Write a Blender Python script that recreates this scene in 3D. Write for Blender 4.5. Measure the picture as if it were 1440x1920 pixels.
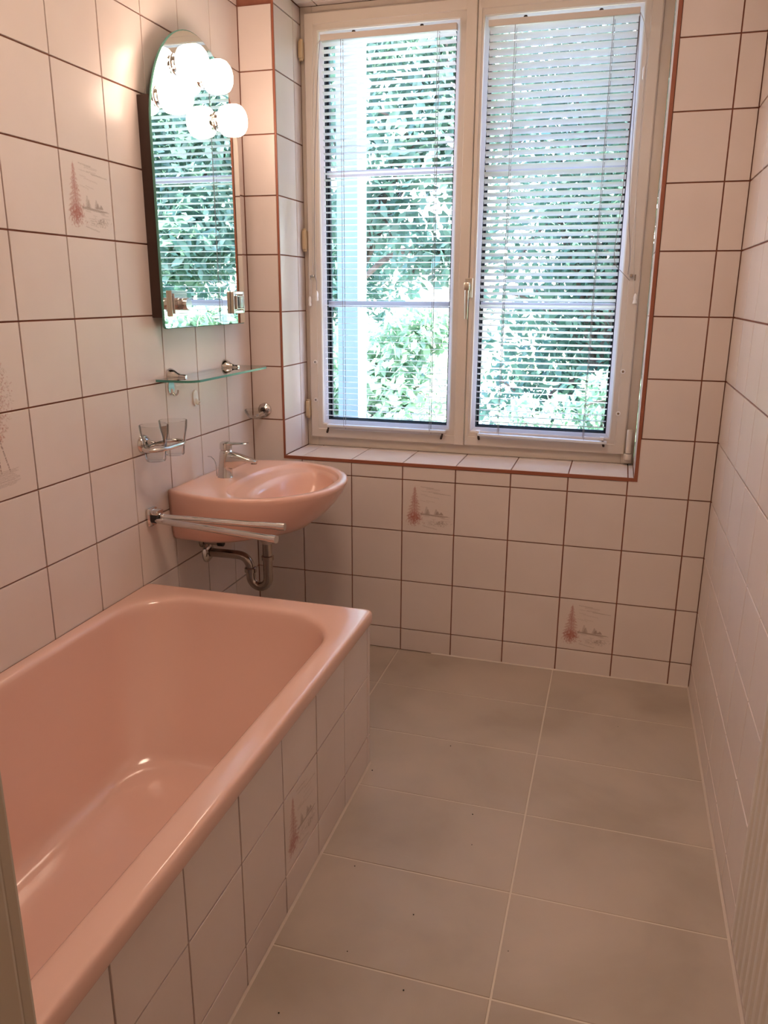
import bpy, bmesh, math, random
import numpy as np
from mathutils import Vector, Matrix
random.seed(7); rng = np.random.default_rng(7)
PI = math.pi
for o in list(bpy.data.objects): bpy.data.objects.remove(o)
S = bpy.context.scene; COL = S.collection

# ------------------------------------------------------------ camera
cd = bpy.data.cameras.new('camera'); cam = bpy.data.objects.new('camera', cd); COL.objects.link(cam)
cd.sensor_fit = 'VERTICAL'; cd.sensor_height = 36.0; cd.lens = 36.0*1467.3/1920
cam.location = (1.3334, -2.7439, 1.3567); cam.rotation_euler = (1.2986, -0.0056, 0.2866)
cd.clip_start = 0.02
S.camera = cam
# ------------------------------------------------------------ sky and sun
w = bpy.data.worlds.new('world'); S.world = w; w.use_nodes = True
nt = w.node_tree; nt.nodes.clear()
out = nt.nodes.new('ShaderNodeOutputWorld'); bg = nt.nodes.new('ShaderNodeBackground')
sky = nt.nodes.new('ShaderNodeTexSky'); sky.sky_type = 'NISHITA'; sky.sun_disc = False
sky.sun_elevation = math.radians(50); sky.sun_rotation = math.radians(125); sky.ozone_density = 1.5
sky.air_density = 1.0; sky.dust_density = 1.5
bg.inputs['Strength'].default_value = 0.68
nt.links.new(sky.outputs[0], bg.inputs[0]); nt.links.new(bg.outputs[0], out.inputs[0])
sd = bpy.data.lights.new('sun', 'SUN'); sd.energy = 20.0; sd.angle = math.radians(0.6); sd.color = (1, .95, .86)
sun = bpy.data.objects.new('sun', sd); COL.objects.link(sun)
sun.rotation_euler = Vector((0.62, 0.0, 0.8)).to_track_quat('Z', 'Y').to_euler()
pd = bpy.data.lights.new('window_portal', 'AREA'); pd.shape = 'RECTANGLE'; pd.size = 1.25; pd.size_y = 1.5
pd.cycles.is_portal = True
po = bpy.data.objects.new('window_portal', pd); COL.objects.link(po)
po.location = (0.77, 0.42, 1.55); po.rotation_euler = (math.radians(-90), 0, 0)
# exposure
S.view_settings.view_transform = 'Standard'; S.view_settings.look = 'None'
S.view_settings.gamma = 1.0; S.view_settings.use_curve_mapping = False
S.view_settings.exposure = 2.0

LAMP_STRENGTH = 4.0
LAMP_COLOR = (1.0, .72, .55)
HALL_FILL_STRENGTH = 17.0  # glow of the fill dome added in the hall
CEIL_FILL_STRENGTH = 7.0  # glow of the fill dome added over the room

# ------------------------------------------------------------ materials
def mat(name, color, rough=.5, metal=0, spec=.5, coat=0, trans=0, ior=1.45, emit=None, estr=0):
    m = bpy.data.materials.new(name); m.use_nodes = True
    b = m.node_tree.nodes['Principled BSDF']
    b.inputs['Base Color'].default_value = (*color, 1); b.inputs['Roughness'].default_value = rough
    b.inputs['Metallic'].default_value = metal; b.inputs['Specular IOR Level'].default_value = spec
    b.inputs['Coat Weight'].default_value = coat; b.inputs['Coat Roughness'].default_value = .08
    b.inputs['Transmission Weight'].default_value = trans; b.inputs['IOR'].default_value = ior
    if emit: b.inputs['Emission Color'].default_value = (*emit, 1); b.inputs['Emission Strength'].default_value = estr
    return m
def P(m): return m.node_tree.nodes['Principled BSDF']
def noise_color(m, c1, c2, scale=5, detail=4, lo=.35, hi=.65, dist=0, bump=0, bscale=None, coord='Object'):
    t = m.node_tree; N = t.nodes; L = t.links
    tc = N.new('ShaderNodeTexCoord')
    if coord == 'World':
        g = N.new('ShaderNodeNewGeometry'); src = g.outputs['Position']
    else: src = tc.outputs[coord]
    n = N.new('ShaderNodeTexNoise'); n.inputs['Scale'].default_value = scale; n.inputs['Detail'].default_value = detail
    n.inputs['Distortion'].default_value = dist; L.new(src, n.inputs['Vector'])
    r = N.new('ShaderNodeValToRGB'); r.color_ramp.elements[0].position = lo; r.color_ramp.elements[1].position = hi
    r.color_ramp.elements[0].color = (*c1, 1); r.color_ramp.elements[1].color = (*c2, 1)
    L.new(n.outputs['Fac'], r.inputs[0]); L.new(r.outputs[0], P(m).inputs['Base Color'])
    if bump:
        n2 = N.new('ShaderNodeTexNoise'); n2.inputs['Scale'].default_value = bscale or scale*3; n2.inputs['Detail'].default_value = 3
        L.new(src, n2.inputs['Vector'])
        bp = N.new('ShaderNodeBump'); bp.inputs['Strength'].default_value = bump; bp.inputs['Distance'].default_value = .002
        L.new(n2.outputs['Fac'], bp.inputs['Height']); L.new(bp.outputs[0], P(m).inputs['Normal'])
    return r
M = {}
M['tile'] = mat('glazed_tile', (.62, .54, .50), .26, spec=.38)
noise_color(M['tile'], (.70, .605, .56), (.75, .655, .61), 3.2, 3, .3, .7, bump=.18, bscale=22, coord='World')
M['decor'] = mat('printed_tile', (.62, .54, .50), .28)
at = M['decor'].node_tree.nodes.new('ShaderNodeVertexColor'); at.layer_name = 'ink'
M['decor'].node_tree.links.new(at.outputs[0], P(M['decor']).inputs['Base Color'])
M['grout'] = mat('brown_grout', (.20, .075, .045), .9)
noise_color(M['grout'], (.24, .085, .052), (.34, .13, .085), 12, 4, .35, .65, coord='World')
M['floor_grout'] = mat('pale_grout', (.60, .52, .44), .8)
M['silicone'] = mat('silicone', (.56, .47, .40), .5)
M['floor'] = mat('stone_floor_tile', (.4, .34, .28), .42, spec=.4)
r = noise_color(M['floor'], (.36, .29, .235), (.46, .375, .31), 3.0, 6, .3, .68, .3, bump=.12, bscale=30, coord='World')
e = r.color_ramp.elements.new(.5); e.color = (.42, .345, .285, 1)
M['plaster'] = mat('white_plaster', (.72, .66, .60), .9)
M['hall'] = mat('hall_plaster', (.55, .48, .42), .9)
M['strip'] = mat('terracotta_edging', (.30, .095, .05), .5)
M['pink'] = mat('pink_enamel', (.74, .47, .385), .15, spec=.5, coat=.4)
M['basin'] = mat('pink_ceramic', (.75, .45, .36), .2, spec=.5, coat=.2)
M['pvc'] = mat('cream_window_plastic', (.66, .58, .50), .35)
noise_color(M['pvc'], (.63, .55, .47), (.69, .61, .53), 2, 3, coord='World')
M['bead'] = mat('white_glazing_bead', (.74, .74, .78), .35)
M['gasket'] = mat('black_rubber', (.012, .014, .02), .6)
M['hinge'] = mat('yellowed_hinge_cover', (.55, .40, .24), .45)
M['chrome'] = mat('chrome', (.68, .66, .64), .10, metal=1)
M['chrome_dark'] = mat('worn_chrome', (.42, .37, .33), .22, metal=1)
M['satin'] = mat('satin_metal', (.62, .55, .47), .3, metal=1)
M['mirror'] = mat('mirror_glass', (.88, .93, .91), .0, metal=1)
M['medge'] = mat('green_glass_edge', (.10, .28, .23), .15)
M['brown'] = mat('dark_brown_lacquer', (.055, .028, .020), .45)
M['slat'] = mat('blind_slat_enamel', (.70, .72, .74), .4)
M['rail'] = mat('blind_rail_enamel', (.62, .55, .49), .4)
M['cord'] = mat('blind_cord', (.55, .48, .42), .8)
M['ladder'] = mat('ladder_cord', (.25, .22, .22), .8)
M['clip'] = mat('dark_bronze_clip', (.035, .02, .015), .4, metal=.5)
M['white_plastic'] = mat('white_plastic', (.8, .76, .72), .35)
M['beige_plastic'] = mat('beige_plastic', (.60, .50, .44), .45)
M['black'] = mat('black_plastic', (.02, .015, .015), .4)
M['radiator'] = mat('radiator_enamel', (.60, .54, .49), .38)
M['jamb'] = mat('door_frame_paint', (.42, .38, .31), .5)
M['lamp'] = mat('opal_lamp_glass', (1, .9, .8), .3, emit=LAMP_COLOR, estr=LAMP_STRENGTH)
M['bark'] = mat('bark', (.10, .075, .06), .9)
noise_color(M['bark'], (.06, .045, .04), (.16, .12, .10), 14, 4)
M['render'] = mat('outside_render', (.75, .78, .80), .9)
M['post'] = mat('white_post_paint', (.24, .35, .39), .6)
M['paving'] = mat('pale_paving', (.5, .5, .5), .9)
noise_color(M['paving'], (.42, .42, .43), (.58, .58, .58), 6, 4, bump=.3)
M['soil'] = mat('garden_ground', (.1, .13, .06), 1)
noise_color(M['soil'], (.06, .09, .04), (.14, .18, .08), 3, 5)
M['crumb'] = mat('dark_crumb', (.02, .015, .012), .9)
def thin_glass(name, tint, fres=.5, rough=.0):
    m = bpy.data.materials.new(name); m.use_nodes = True; N = m.node_tree.nodes; L = m.node_tree.links
    N.clear(); o = N.new('ShaderNodeOutputMaterial'); t = N.new('ShaderNodeBsdfTransparent'); g = N.new('ShaderNodeBsdfGlossy')
    t.inputs[0].default_value = (*tint, 1); g.inputs['Roughness'].default_value = rough
    f = N.new('ShaderNodeLayerWeight'); f.inputs['Blend'].default_value = .12
    mu = N.new('ShaderNodeMath'); mu.operation = 'MULTIPLY'; mu.inputs[1].default_value = fres
    mx = N.new('ShaderNodeMixShader')
    L.new(f.outputs['Fresnel'], mu.inputs[0]); L.new(mu.outputs[0], mx.inputs[0]); L.new(t.outputs[0], mx.inputs[1]); L.new(g.outputs[0], mx.inputs[2])
    L.new(mx.outputs[0], o.inputs[0]); return m
M['pane'] = thin_glass('window_glass', (.94, .955, .99), .5)
M['clear'] = thin_glass('clear_glass', (.965, .965, .96), .75)
M['shelfglass'] = thin_glass('green_tinted_glass', (.86, .93, .90), .9)
M['shelfedge'] = mat('shelf_cut_edge', (.07, .25, .21), .12)
def leaf_mat(name, c1, c2, scale=3.):
    m = mat(name, c1, .4, spec=.6); noise_color(m, c1, c2, scale, 2, .4, .6, coord='World')
    N = m.node_tree.nodes; L = m.node_tree.links
    tr = N.new('ShaderNodeBsdfTranslucent'); tr.inputs[0].default_value = (c2[0]*1.3, c2[1]*1.4, c2[2]*1.1, 1)
    mx = N.new('ShaderNodeMixShader'); mx.inputs[0].default_value = .3
    L.new(P(m).outputs[0], mx.inputs[1]); L.new(tr.outputs[0], mx.inputs[2]); L.new(mx.outputs[0], N['Material Output'].inputs[0])
    return m
M['leaf'] = leaf_mat('hedge_leaf', (.045, .11, .09), (.09, .18, .14))
M['leaf2'] = leaf_mat('shrub_leaf', (.14, .24, .18), (.28, .40, .30))
M['leaf3'] = leaf_mat('tree_leaf', (.06, .125, .10), (.12, .20, .16))
M['flower'] = mat('white_flower', (.8, .74, .72), .6)

# ------------------------------------------------------------ helpers
def mesh(name, V, F, smooth=False):
    me = bpy.data.meshes.new(name); me.from_pydata([tuple(v) for v in V], [], F); me.validate(); me.update()
    if smooth: me.polygons.foreach_set('use_smooth', [True]*len(me.polygons))
    return me
def obj(name, me, m=None, parent=None, loc=None, rot=None):
    if isinstance(me, MB): me = me.mesh(name)
    if m is not None and not me.materials: me.materials.append(M[m] if isinstance(m, str) else m)
    o = bpy.data.objects.new(name, me); COL.objects.link(o)
    if parent is not None: o.parent = parent
    if loc is not None: o.location = loc
    if rot is not None: o.rotation_euler = rot
    return o
def tag(o, label=None, cat=None, group=None, kind=None):
    if label: o['label'] = label
    if cat: o['category'] = cat
    if group: o['group'] = group
    if kind: o['kind'] = kind
    return o
def thing(name, label=None, cat=None, loc=(0, 0, 0), group=None, kind=None):
    o = bpy.data.objects.new(name, None); COL.objects.link(o); o.location = loc; o.empty_display_size = .05
    return tag(o, label, cat, group, kind)
def structure(name, me, m, label=None):
    o = obj(name, me, m); return tag(o, label, None, None, 'structure')
class MB:
    def __init__(s): s.V = []; s.F = []; s.sm = False
    def add(s, V, F):
        n = len(s.V); s.V += [tuple(v) for v in V]; s.F += [tuple(i+n for i in f) for f in F]; return s
    def box(s, a, b, bev=0):
        x0, y0, z0 = [min(a[i], b[i]) for i in range(3)]; x1, y1, z1 = [max(a[i], b[i]) for i in range(3)]
        if bev <= 0:
            V = [(x0,y0,z0),(x1,y0,z0),(x1,y1,z0),(x0,y1,z0),(x0,y0,z1),(x1,y0,z1),(x1,y1,z1),(x0,y1,z1)]
            return s.add(V, [(0,3,2,1),(4,5,6,7),(0,1,5,4),(1,2,6,5),(2,3,7,6),(3,0,4,7)])
        bm = bmesh.new(); bmesh.ops.create_cube(bm, size=1)
        for v in bm.verts: v.co = Vector(((x0+x1)/2+v.co.x*(x1-x0), (y0+y1)/2+v.co.y*(y1-y0), (z0+z1)/2+v.co.z*(z1-z0)))
        bmesh.ops.bevel(bm, geom=bm.edges[:], offset=bev, segments=2, affect='EDGES', profile=.5)
        bm.verts.index_update(); s.add([v.co[:] for v in bm.verts], [tuple(v.index for v in f.verts) for f in bm.faces]); bm.free(); return s
    def tube(s, pts, r, n=12, caps=True, flat=1.0):
        pts = [Vector(p) for p in pts]; R = r if hasattr(r, '__len__') else [r]*len(pts)
        rings = []; t = (pts[1]-pts[0]).normalized(); u = t.orthogonal().normalized()
        if abs(t.z) < .9: u = (Vector((0, 0, 1))-t*t.z).normalized()
        for i, p in enumerate(pts):
            a = pts[max(0, i-1)]; b = pts[min(len(pts)-1, i+1)]; t = (b-a).normalized()
            u = (u-t*u.dot(t)).normalized(); v = t.cross(u)
            rings.append([p+(u*math.cos(2*PI*k/n)*flat+v*math.sin(2*PI*k/n))*R[i] for k in range(n)])
        V = [q for g in rings for q in g]; F = []
        for i in range(len(pts)-1):
            for k in range(n): F.append((i*n+k, i*n+(k+1) % n, (i+1)*n+(k+1) % n, (i+1)*n+k))
        if caps: F.append(tuple(range(n-1, -1, -1))); F.append(tuple(range((len(pts)-1)*n, len(pts)*n)))
        return s.add(V, F)
    def lathe(s, prof, origin=(0,0,0), axis=(0,0,1), n=24, caps=False):
        ax = Vector(axis).normalized(); u = ax.orthogonal().normalized(); v = ax.cross(u); o = Vector(origin); V = []; F = []
        for (r, h) in prof:
            for k in range(n): V.append(o+ax*h+(u*math.cos(2*PI*k/n)+v*math.sin(2*PI*k/n))*r)
        for i in range(len(prof)-1):
            for k in range(n): F.append((i*n+k, i*n+(k+1) % n, (i+1)*n+(k+1) % n, (i+1)*n+k))
        if caps: F.append(tuple(range(n-1, -1, -1))); F.append(tuple(range((len(prof)-1)*n, len(prof)*n)))
        return s.add(V, F)
    def prism(s, poly, d0, d1, plane='yz'):
        def f(p, d): return {'yz': (d, p[0], p[1]), 'xz': (p[0], d, p[1]), 'xy': (p[0], p[1], d)}[plane]
        n = len(poly); V = [f(p, d0) for p in poly]+[f(p, d1) for p in poly]
        F = [tuple(range(n-1, -1, -1)), tuple(range(n, 2*n))]+[(i, (i+1) % n, n+(i+1) % n, n+i) for i in range(n)]
        return s.add(V, F)
    def mesh(s, name='m'):
        me = bpy.data.meshes.new(name); me.from_pydata(s.V, [], s.F); me.validate()
        bm = bmesh.new(); bm.from_mesh(me); bmesh.ops.recalc_face_normals(bm, faces=bm.faces[:]); bm.to_mesh(me); bm.free()
        if s.sm:
            me.polygons.foreach_set('use_smooth', [True]*len(me.polygons))
            me.set_sharp_from_angle(angle=math.radians(35))
        return me
    def smooth(s): s.sm = True; return s
def smooth_path(P_, it=2):
    P_ = [Vector(p) for p in P_]
    for _ in range(it):
        q = [P_[0]]
        for a, b in zip(P_[:-1], P_[1:]): q += [a*.75+b*.25, a*.25+b*.75]
        P_ = q+[P_[-1]]
    return P_

# ------------------------------------------------------------ tiles
GAP = .0042; TH = .008
TILE_CACHE = {}
def tile_mesh(wd, ht, th=TH, c=.0007, m='tile'):
    k = (round(wd, 4), round(ht, 4), th, m)
    if k not in TILE_CACHE:     # lies in local xy, face at z=0, body below; origin at centre
        a, b = wd/2, ht/2
        V = [(-a,-b,-th),(a,-b,-th),(a,b,-th),(-a,b,-th),(-a,-b,-c),(a,-b,-c),(a,b,-c),(-a,b,-c),(-a+c,-b+c,0),(a-c,-b+c,0),(a-c,b-c,0),(-a+c,b-c,0)]
        F = [(0,3,2,1),(8,9,10,11)]+[(i,(i+1)%4,4+(i+1)%4,4+i) for i in range(4)]+[(4+i,4+(i+1)%4,8+(i+1)%4,8+i) for i in range(4)]
        me = mesh('tile', V, F); me.materials.append(M[m]); TILE_CACHE[k] = me
    return TILE_CACHE[k]
ORI = {'+x': (PI/2, 0, PI/2), '-x': (PI/2, 0, -PI/2), '-y': (PI/2, 0, 0), '+y': (PI/2, 0, PI), '+z': (0, 0, 0), '-z': (PI, 0, 0)}
def put_tile(parent, face, plane, a0, a1, b0, b1, me=None, gap=GAP):
    """face = outward normal; a = horizontal range, b = vertical range (x,y for the z faces)"""
    if a1-a0 < .012 or b1-b0 < .012: return
    jit = random.uniform(-.0003, .0003)
    ca, cb = (a0+a1)/2, (b0+b1)/2
    if face in '+x-x': loc = (plane+jit, ca, cb)
    elif face in '+y-y': loc = (ca, plane+jit, cb)
    else: loc = (ca, cb, plane+jit)
    o = obj('tile', me or tile_mesh(a1-a0-gap, b1-b0-gap), None, parent, loc, ORI[face])
    return o
def lines(lo, hi, off, step=.2):
    k0 = math.ceil((lo-off)/step+1e-6); L = [lo]; k = k0
    while off+k*step < hi-1e-6:
        L.append(off+k*step); k += 1
    return L+[hi]

# flat print on the picture tiles: a lake with a tall pine, as a colour attribute on a fine grid
BASE = np.array([.72, .62, .57])
def ink_canvas(w_, h_): return np.tile(BASE, (h_, w_, 1)).astype(float)
def ink(A, u, v, r, col, a):
    h_, w_, _ = A.shape; x = u*w_; y = v*h_
    for j in range(max(0, int(y-r-1)), min(h_, int(y+r+2))):
        for i in range(max(0, int(x-r-1)), min(w_, int(x+r+2))):
            d = math.hypot(i+.5-x, j+.5-y)
            if d < r+.5:
                k = a*min(1, r+.5-d); A[j, i] = A[j, i]*(1-k)+np.array(col)*k
def stroke(A, u0, v0, u1, v1, r, col, a, wob=.0):
    n = max(2, int(max(abs(u1-u0)*A.shape[1], abs(v1-v0)*A.shape[0])*1.3))
    for k in range(n+1):
        t = k/n; ink(A, u0+(u1-u0)*t+random.uniform(-wob, wob), v0+(v1-v0)*t+random.uniform(-wob, wob), r+.22, col, a)
ROSE = (.40, .13, .095); GREY = (.30, .21, .165)
def lake_print(seed):
    random.seed(seed); A = ink_canvas(104, 104)
    for k in range(90):                       # big pine
        v = .30+.58*(k/90); wdt = .015+.17*(1-(k/90))**.85*(.7+.3*math.sin(k*.7))
        for sgn in (-1, 1):
            ww = wdt*random.uniform(.45, 1.1)
            stroke(A, .235, v, .235+sgn*ww, v-ww*.45, .35, ROSE, random.uniform(.15, .42), .006)
    stroke(A, .235, .2, .235, .9, .4, ROSE, .3, .004)
    for k in range(330):                      # scrub at its foot
        u = random.gauss(.22, .07); v = random.gauss(.25, .065)
        if v > .1 and u > .07: stroke(A, u, v, u+random.uniform(-.03, .03), v+random.uniform(-.01, .045), .35, ROSE, random.uniform(.15, .5))
    for k in range(5): stroke(A, .36, .375-k*.006, .92-k*.03, .335+random.uniform(-.008, .008), .4, GREY, .35, .004)
    for cu, hh in ((.47, .15), (.50, .10), (.66, .11), (.69, .07), (.76, .05)):
        for k in range(18):
            v = .37+hh*k/18; ww = .035*(1-k/18)+.004
            stroke(A, cu-ww, v, cu+ww, v, .3, GREY, .28, .004)
    for k in range(26):
        v = random.uniform(.14, .33); u = random.uniform(.38, .8)
        stroke(A, u, v, u+random.uniform(.05, .16), v-.008, .3, GREY, random.uniform(.08, .28))
    for k in range(60):
        u = random.gauss(.74, .07); v = random.gauss(.2, .03); stroke(A, u, v, u+random.uniform(-.03, .03), v+random.uniform(0, .02), .3, GREY, .38)
    for k in range(9):                        # clouds and birds
        u = random.uniform(.32, .6); v = random.uniform(.58, .9); stroke(A, u, v, u+random.uniform(.1, .3), v-random.uniform(0, .04), .3, GREY, .24, .005)
    stroke(A, .6, .79, .93, .77, .4, GREY, .35, .004); stroke(A, .35, .9, .6, .88, .4, GREY, .35, .004)
    stroke(A, .4, .13, .68, .08, .4, GREY, .35, .004)
    return A
def tree_print():
    random.seed(3); A = ink_canvas(104, 208)
    for k in range(1500):
        t = random.random(); v = .34+.6*t; ww = .38*math.sin(PI*min(1, (t*.95+.08)))**.7
        u = .40+random.uniform(-ww, ww)*random.random()**.35
        stroke(A, u, v, u+random.uniform(-.03, .03), v+random.uniform(-.012, .012), .3, ROSE if random.random() < .6 else (.38, .27, .19), random.uniform(.2, .55))
    for du in (-.06, 0, .07): stroke(A, .44+du*2, .16, .40+du*.5, .42, .5, (.2, .12, .10), .6, .006)
    for k in range(12): stroke(A, .1+random.random()*.2, .07+.008*k, .62+random.random()*.12, .08+.008*k, .3, GREY, .28, .003)
    return A
def print_mesh(A, wd, ht):
    h_, w_, _ = A.shape; th = TH; c = .0007
    xs = np.linspace(-wd/2+c, wd/2-c, w_+1); ys = np.linspace(-ht/2+c, ht/2-c, h_+1)
    V = [(x, y, 0) for y in ys for x in xs]; F = []; cols = []
    W1 = w_+1
    for j in range(h_):
        for i in range(w_):
            F.append((j*W1+i, j*W1+i+1, (j+1)*W1+i+1, (j+1)*W1+i)); cols.append(A[j, i])
    n = len(V); a, b = wd/2, ht/2
    V += [(-a,-b,-th),(a,-b,-th),(a,b,-th),(-a,b,-th),(-a,-b,-c),(a,-b,-c),(a,b,-c),(-a,b,-c)]
    cr = [0, w_, h_*W1+w_, h_*W1]
    F += [(n, n+3, n+2, n+1)]+[(n+i, n+(i+1)%4, n+4+(i+1)%4, n+4+i) for i in range(4)]+[(n+4+i, n+4+(i+1)%4, cr[(i+1)%4], cr[i]) for i in range(4)]
    cols += [BASE]*9
    me = bpy.data.meshes.new('printed_tile'); me.from_pydata(V, [], F)
    ca = me.color_attributes.new('ink', 'FLOAT_COLOR', 'CORNER')
    arr = []
    for f, cc in zip(F, cols): arr += [cc[0], cc[1], cc[2], 1.0]*len(f)
    ca.data.foreach_set('color', arr); me.materials.append(M['decor']); return me
LAKE = print_mesh(lake_print(1), .2-GAP, .2-GAP)
TP = tree_print()
TREE_TOP = print_mesh(TP[104:], .2-GAP, .2-GAP); TREE_BOT = print_mesh(TP[:104], .2-GAP, .2-GAP)
random.seed(11)

# ------------------------------------------------------------ room shell
W = 1.672; YF = -2.48; H = 2.52; ZB = .69
ox0, ox1, oz0, oz1 = .1325, 1.4195, .7535, 2.346      # niche opening
# left wall
wl = structure('wall_left', MB().box((-.15, YF-.12, -.1), (-TH+.0025, .40, H+.1)), 'grout')
ys = lines(YF, 0, 0, .2); zs = lines(0, H, ZB-.6, .2)
for a0, a1 in zip(ys[:-1], ys[1:]):
    for b0, b1 in zip(zs[:-1], zs[1:]):
        ma = None
        if abs(a0+1.0) < .01 and abs(b0-1.49) < .01: ma = LAKE
        if abs(a0+1.4) < .01 and abs(b0-1.09) < .01: ma = TREE_TOP
        if abs(a0+1.4) < .01 and abs(b0-.89) < .01: ma = TREE_BOT
        put_tile(wl, '+x', 0, a0, a1, b0, b1, ma)
# right wall
wr = structure('wall_right', MB().box((W+TH-.0025, YF-.12, -.1), (W+.15, .40, H+.1)), 'grout')
ys = lines(YF, 0, -.015, .2)
if ys[-1]-ys[-2] < .05: ys.pop(-2)
for a0, a1 in zip(ys[:-1], ys[1:]):
    for b0, b1 in zip(zs[:-1], zs[1:]): put_tile(wr, '-x', W, a0, a1, b0, b1, None, .005)
# window wall with the niche
g = TH-.0025
ww = MB()
ww.box((-.02, g, -.1), (ox0-g, .40, H+.1)); ww.box((ox1+g, g, -.1), (W+.02, .40, H+.1))
ww.box((ox0-g, g, -.1), (ox1+g, .40, oz0-g)); ww.box((ox0-g, g, oz1+g), (ox1+g, .40, H+.1))
wb = structure('wall_back', ww, 'grout')
sx0, sx1, sz0, sz1 = .1255, 1.4310, .7415, 2.358      # outer edge of the edging strips
xs = lines(0, W, 0, .2)
for a0, a1 in zip(xs[:-1], xs[1:]):
    for b0, b1 in zip(zs[:-1], zs[1:]):
        ma = None
        if abs(a0-.6) < .01 and abs(b0-.49) < .01: ma = LAKE
        if abs(a0-1.2) < .01 and abs(b0-.09) < .01: ma = LAKE
        if b1 <= sz0 or b0 >= sz1 or a1 <= sx0 or a0 >= sx1: put_tile(wb, '-y', 0, a0, a1, b0, b1, ma); continue
        q = GAP/2
        if a0 < sx0 and b0 < sz0:      # notched corner tiles
            poly = [(a0+q, b0+q), (a1-q, b0+q), (a1-q, sz0), (sx0, sz0), (sx0, b1-q), (a0+q, b1-q)]
            obj('tile', MB().prism(poly, 0, TH, 'xz'), 'tile', wb); continue
        if a1 > sx1 and b0 < sz0:
            poly = [(a0+q, b0+q), (a1-q, b0+q), (a1-q, b1-q), (sx1, b1-q), (sx1, sz0), (a0+q, sz0)]
            obj('tile', MB().prism(poly, 0, TH, 'xz'), 'tile', wb); continue
        if b0 < sz0: put_tile(wb, '-y', 0, a0, a1, b0, sz0)
        elif b1 > sz1: put_tile(wb, '-y', 0, a0, a1, sz1, b1)
        elif a0 < sx0: put_tile(wb, '-y', 0, a0, sx0, b0, b1)
        elif a1 > sx1: put_tile(wb, '-y', 0, sx1, a1, b0, b1)
# niche linings
zr = lines(oz0, oz1, ZB-.6, .2)
for b0, b1 in zip(zr[:-1], zr[1:]):
    for a0, a1 in ((.002, .168), (.168, .238)):
        put_tile(wb, '+x', ox0, a0, a1, b0, b1); put_tile(wb, '-x', ox1, a0, a1, b0, b1)
xr = [ox0, .2, .4, .6, .8, 1.0, 1.2, 1.4, ox1]
for a0, a1 in zip(xr[:-1], xr[1:]):
    for b0, b1 in ((.002, .2), (.2, .238)):
        put_tile(wb, '+z', oz0, a0, a1, b0, b1); put_tile(wb, '-z', oz1, a0, a1, b0, b1)
# terracotta edging round the niche
structure('trim_1', MB().box((sx0, -.002, sz0), (ox0, .003, sz1)), 'strip')
structure('trim_2', MB().box((ox1, -.002, sz0), (sx1, .003, sz1)), 'strip')
structure('trim_3', MB().box((ox0, -.002, sz0), (ox1, .003, oz0)), 'strip')
structure('trim_4', MB().box((ox0, -.002, oz1), (ox1, .003, sz1)), 'strip')
# floor: 60 x 30 cm tiles
fl = structure('floor', MB().box((-.15, -4.3, -.12), (W+.2, .40, -TH+.0065)), 'floor_grout')
fx = lines(0, W, 1.193-1.2, .6); fy = lines(-2.9, 0, -.287, .3)
for a0, a1 in zip(fx[:-1], fx[1:]):
    for b0, b1 in zip(fy[:-1], fy[1:]):
        if b1-b0 > .02: put_tile(fl, '+z', 0, a0, a1, b0, b1, tile_mesh(a1-a0-.0045, b1-b0-.0045, TH, .0008, 'floor'))
structure('ceiling', MB().box((-.15, -4.3, H), (W+.2, .40, H+.1)), 'plaster')
# wall with the doorway the picture is taken from, and the hall behind it
jx = 1.058
structure('wall_front', MB().box((0, YF-.11, 0), (jx-.02, YF, H)).box((jx-.02, YF-.11, 2.05), (W, YF, H)), 'plaster')
structure('door_1', MB().box((jx-.02, YF-.13, 0), (jx, YF+.0, 2.06), .003).box((jx, YF-.12, 2.03), (W-.03, YF, 2.06), .003).box((jx-.075, YF, 0), (jx-.004, YF+.012, 2.1), .003), 'jamb', 'grey-beige painted door frame at the left edge of the picture')
structure('wall_hall', MB().box((-.15, -4.3, 0), (W+.2, -4.2, H)).box((-.15, -4.2, 0), (-.05, YF-.11, H)).box((W+.1, -4.2, 0), (W+.2, YF-.11, H)), 'hall')
M['hall_fill'] = mat('hall_fill_glow', (1, .9, .8), .3, emit=(1, .72, .52), estr=HALL_FILL_STRENGTH)
M['ceil_fill'] = mat('ceiling_fill_glow', (1, .9, .8), .3, emit=(1, .735, .56), estr=CEIL_FILL_STRENGTH)
structure('ceiling_fill_light', MB().lathe([(0, -.075), (.10, -.072), (.17, -.055), (.20, -.02), (.20, 0)], (.95, -1.35, H), n=28).smooth(), 'ceil_fill')  # unseen fill dome, added to brighten floor, tub and lower walls
structure('hall_fill_light', MB().lathe([(0, -.09), (.08, -.085), (.13, -.06), (.15, -.02), (.15, 0)], (1.0, -3.35, H), n=24).smooth(), 'hall_fill')  # unseen fill dome added behind the camera, lifts back wall and floor
# silicone joints along the floor
structure('baseboard_back', MB().prism([(0, 0), (0, .004), (-.004, 0)], .725, W-.004, 'yz'), 'silicone')
structure('baseboard_right', MB().prism([(W-.0005, 0), (W-.0005, .005), (W-.006, 0)], YF, 0, 'xz'), 'silicone')
structure('baseboard_tub', MB().prism([(.7175, 0), (.7175, .005), (.7225, 0)], YF, -.776, 'xz'), 'silicone')

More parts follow.
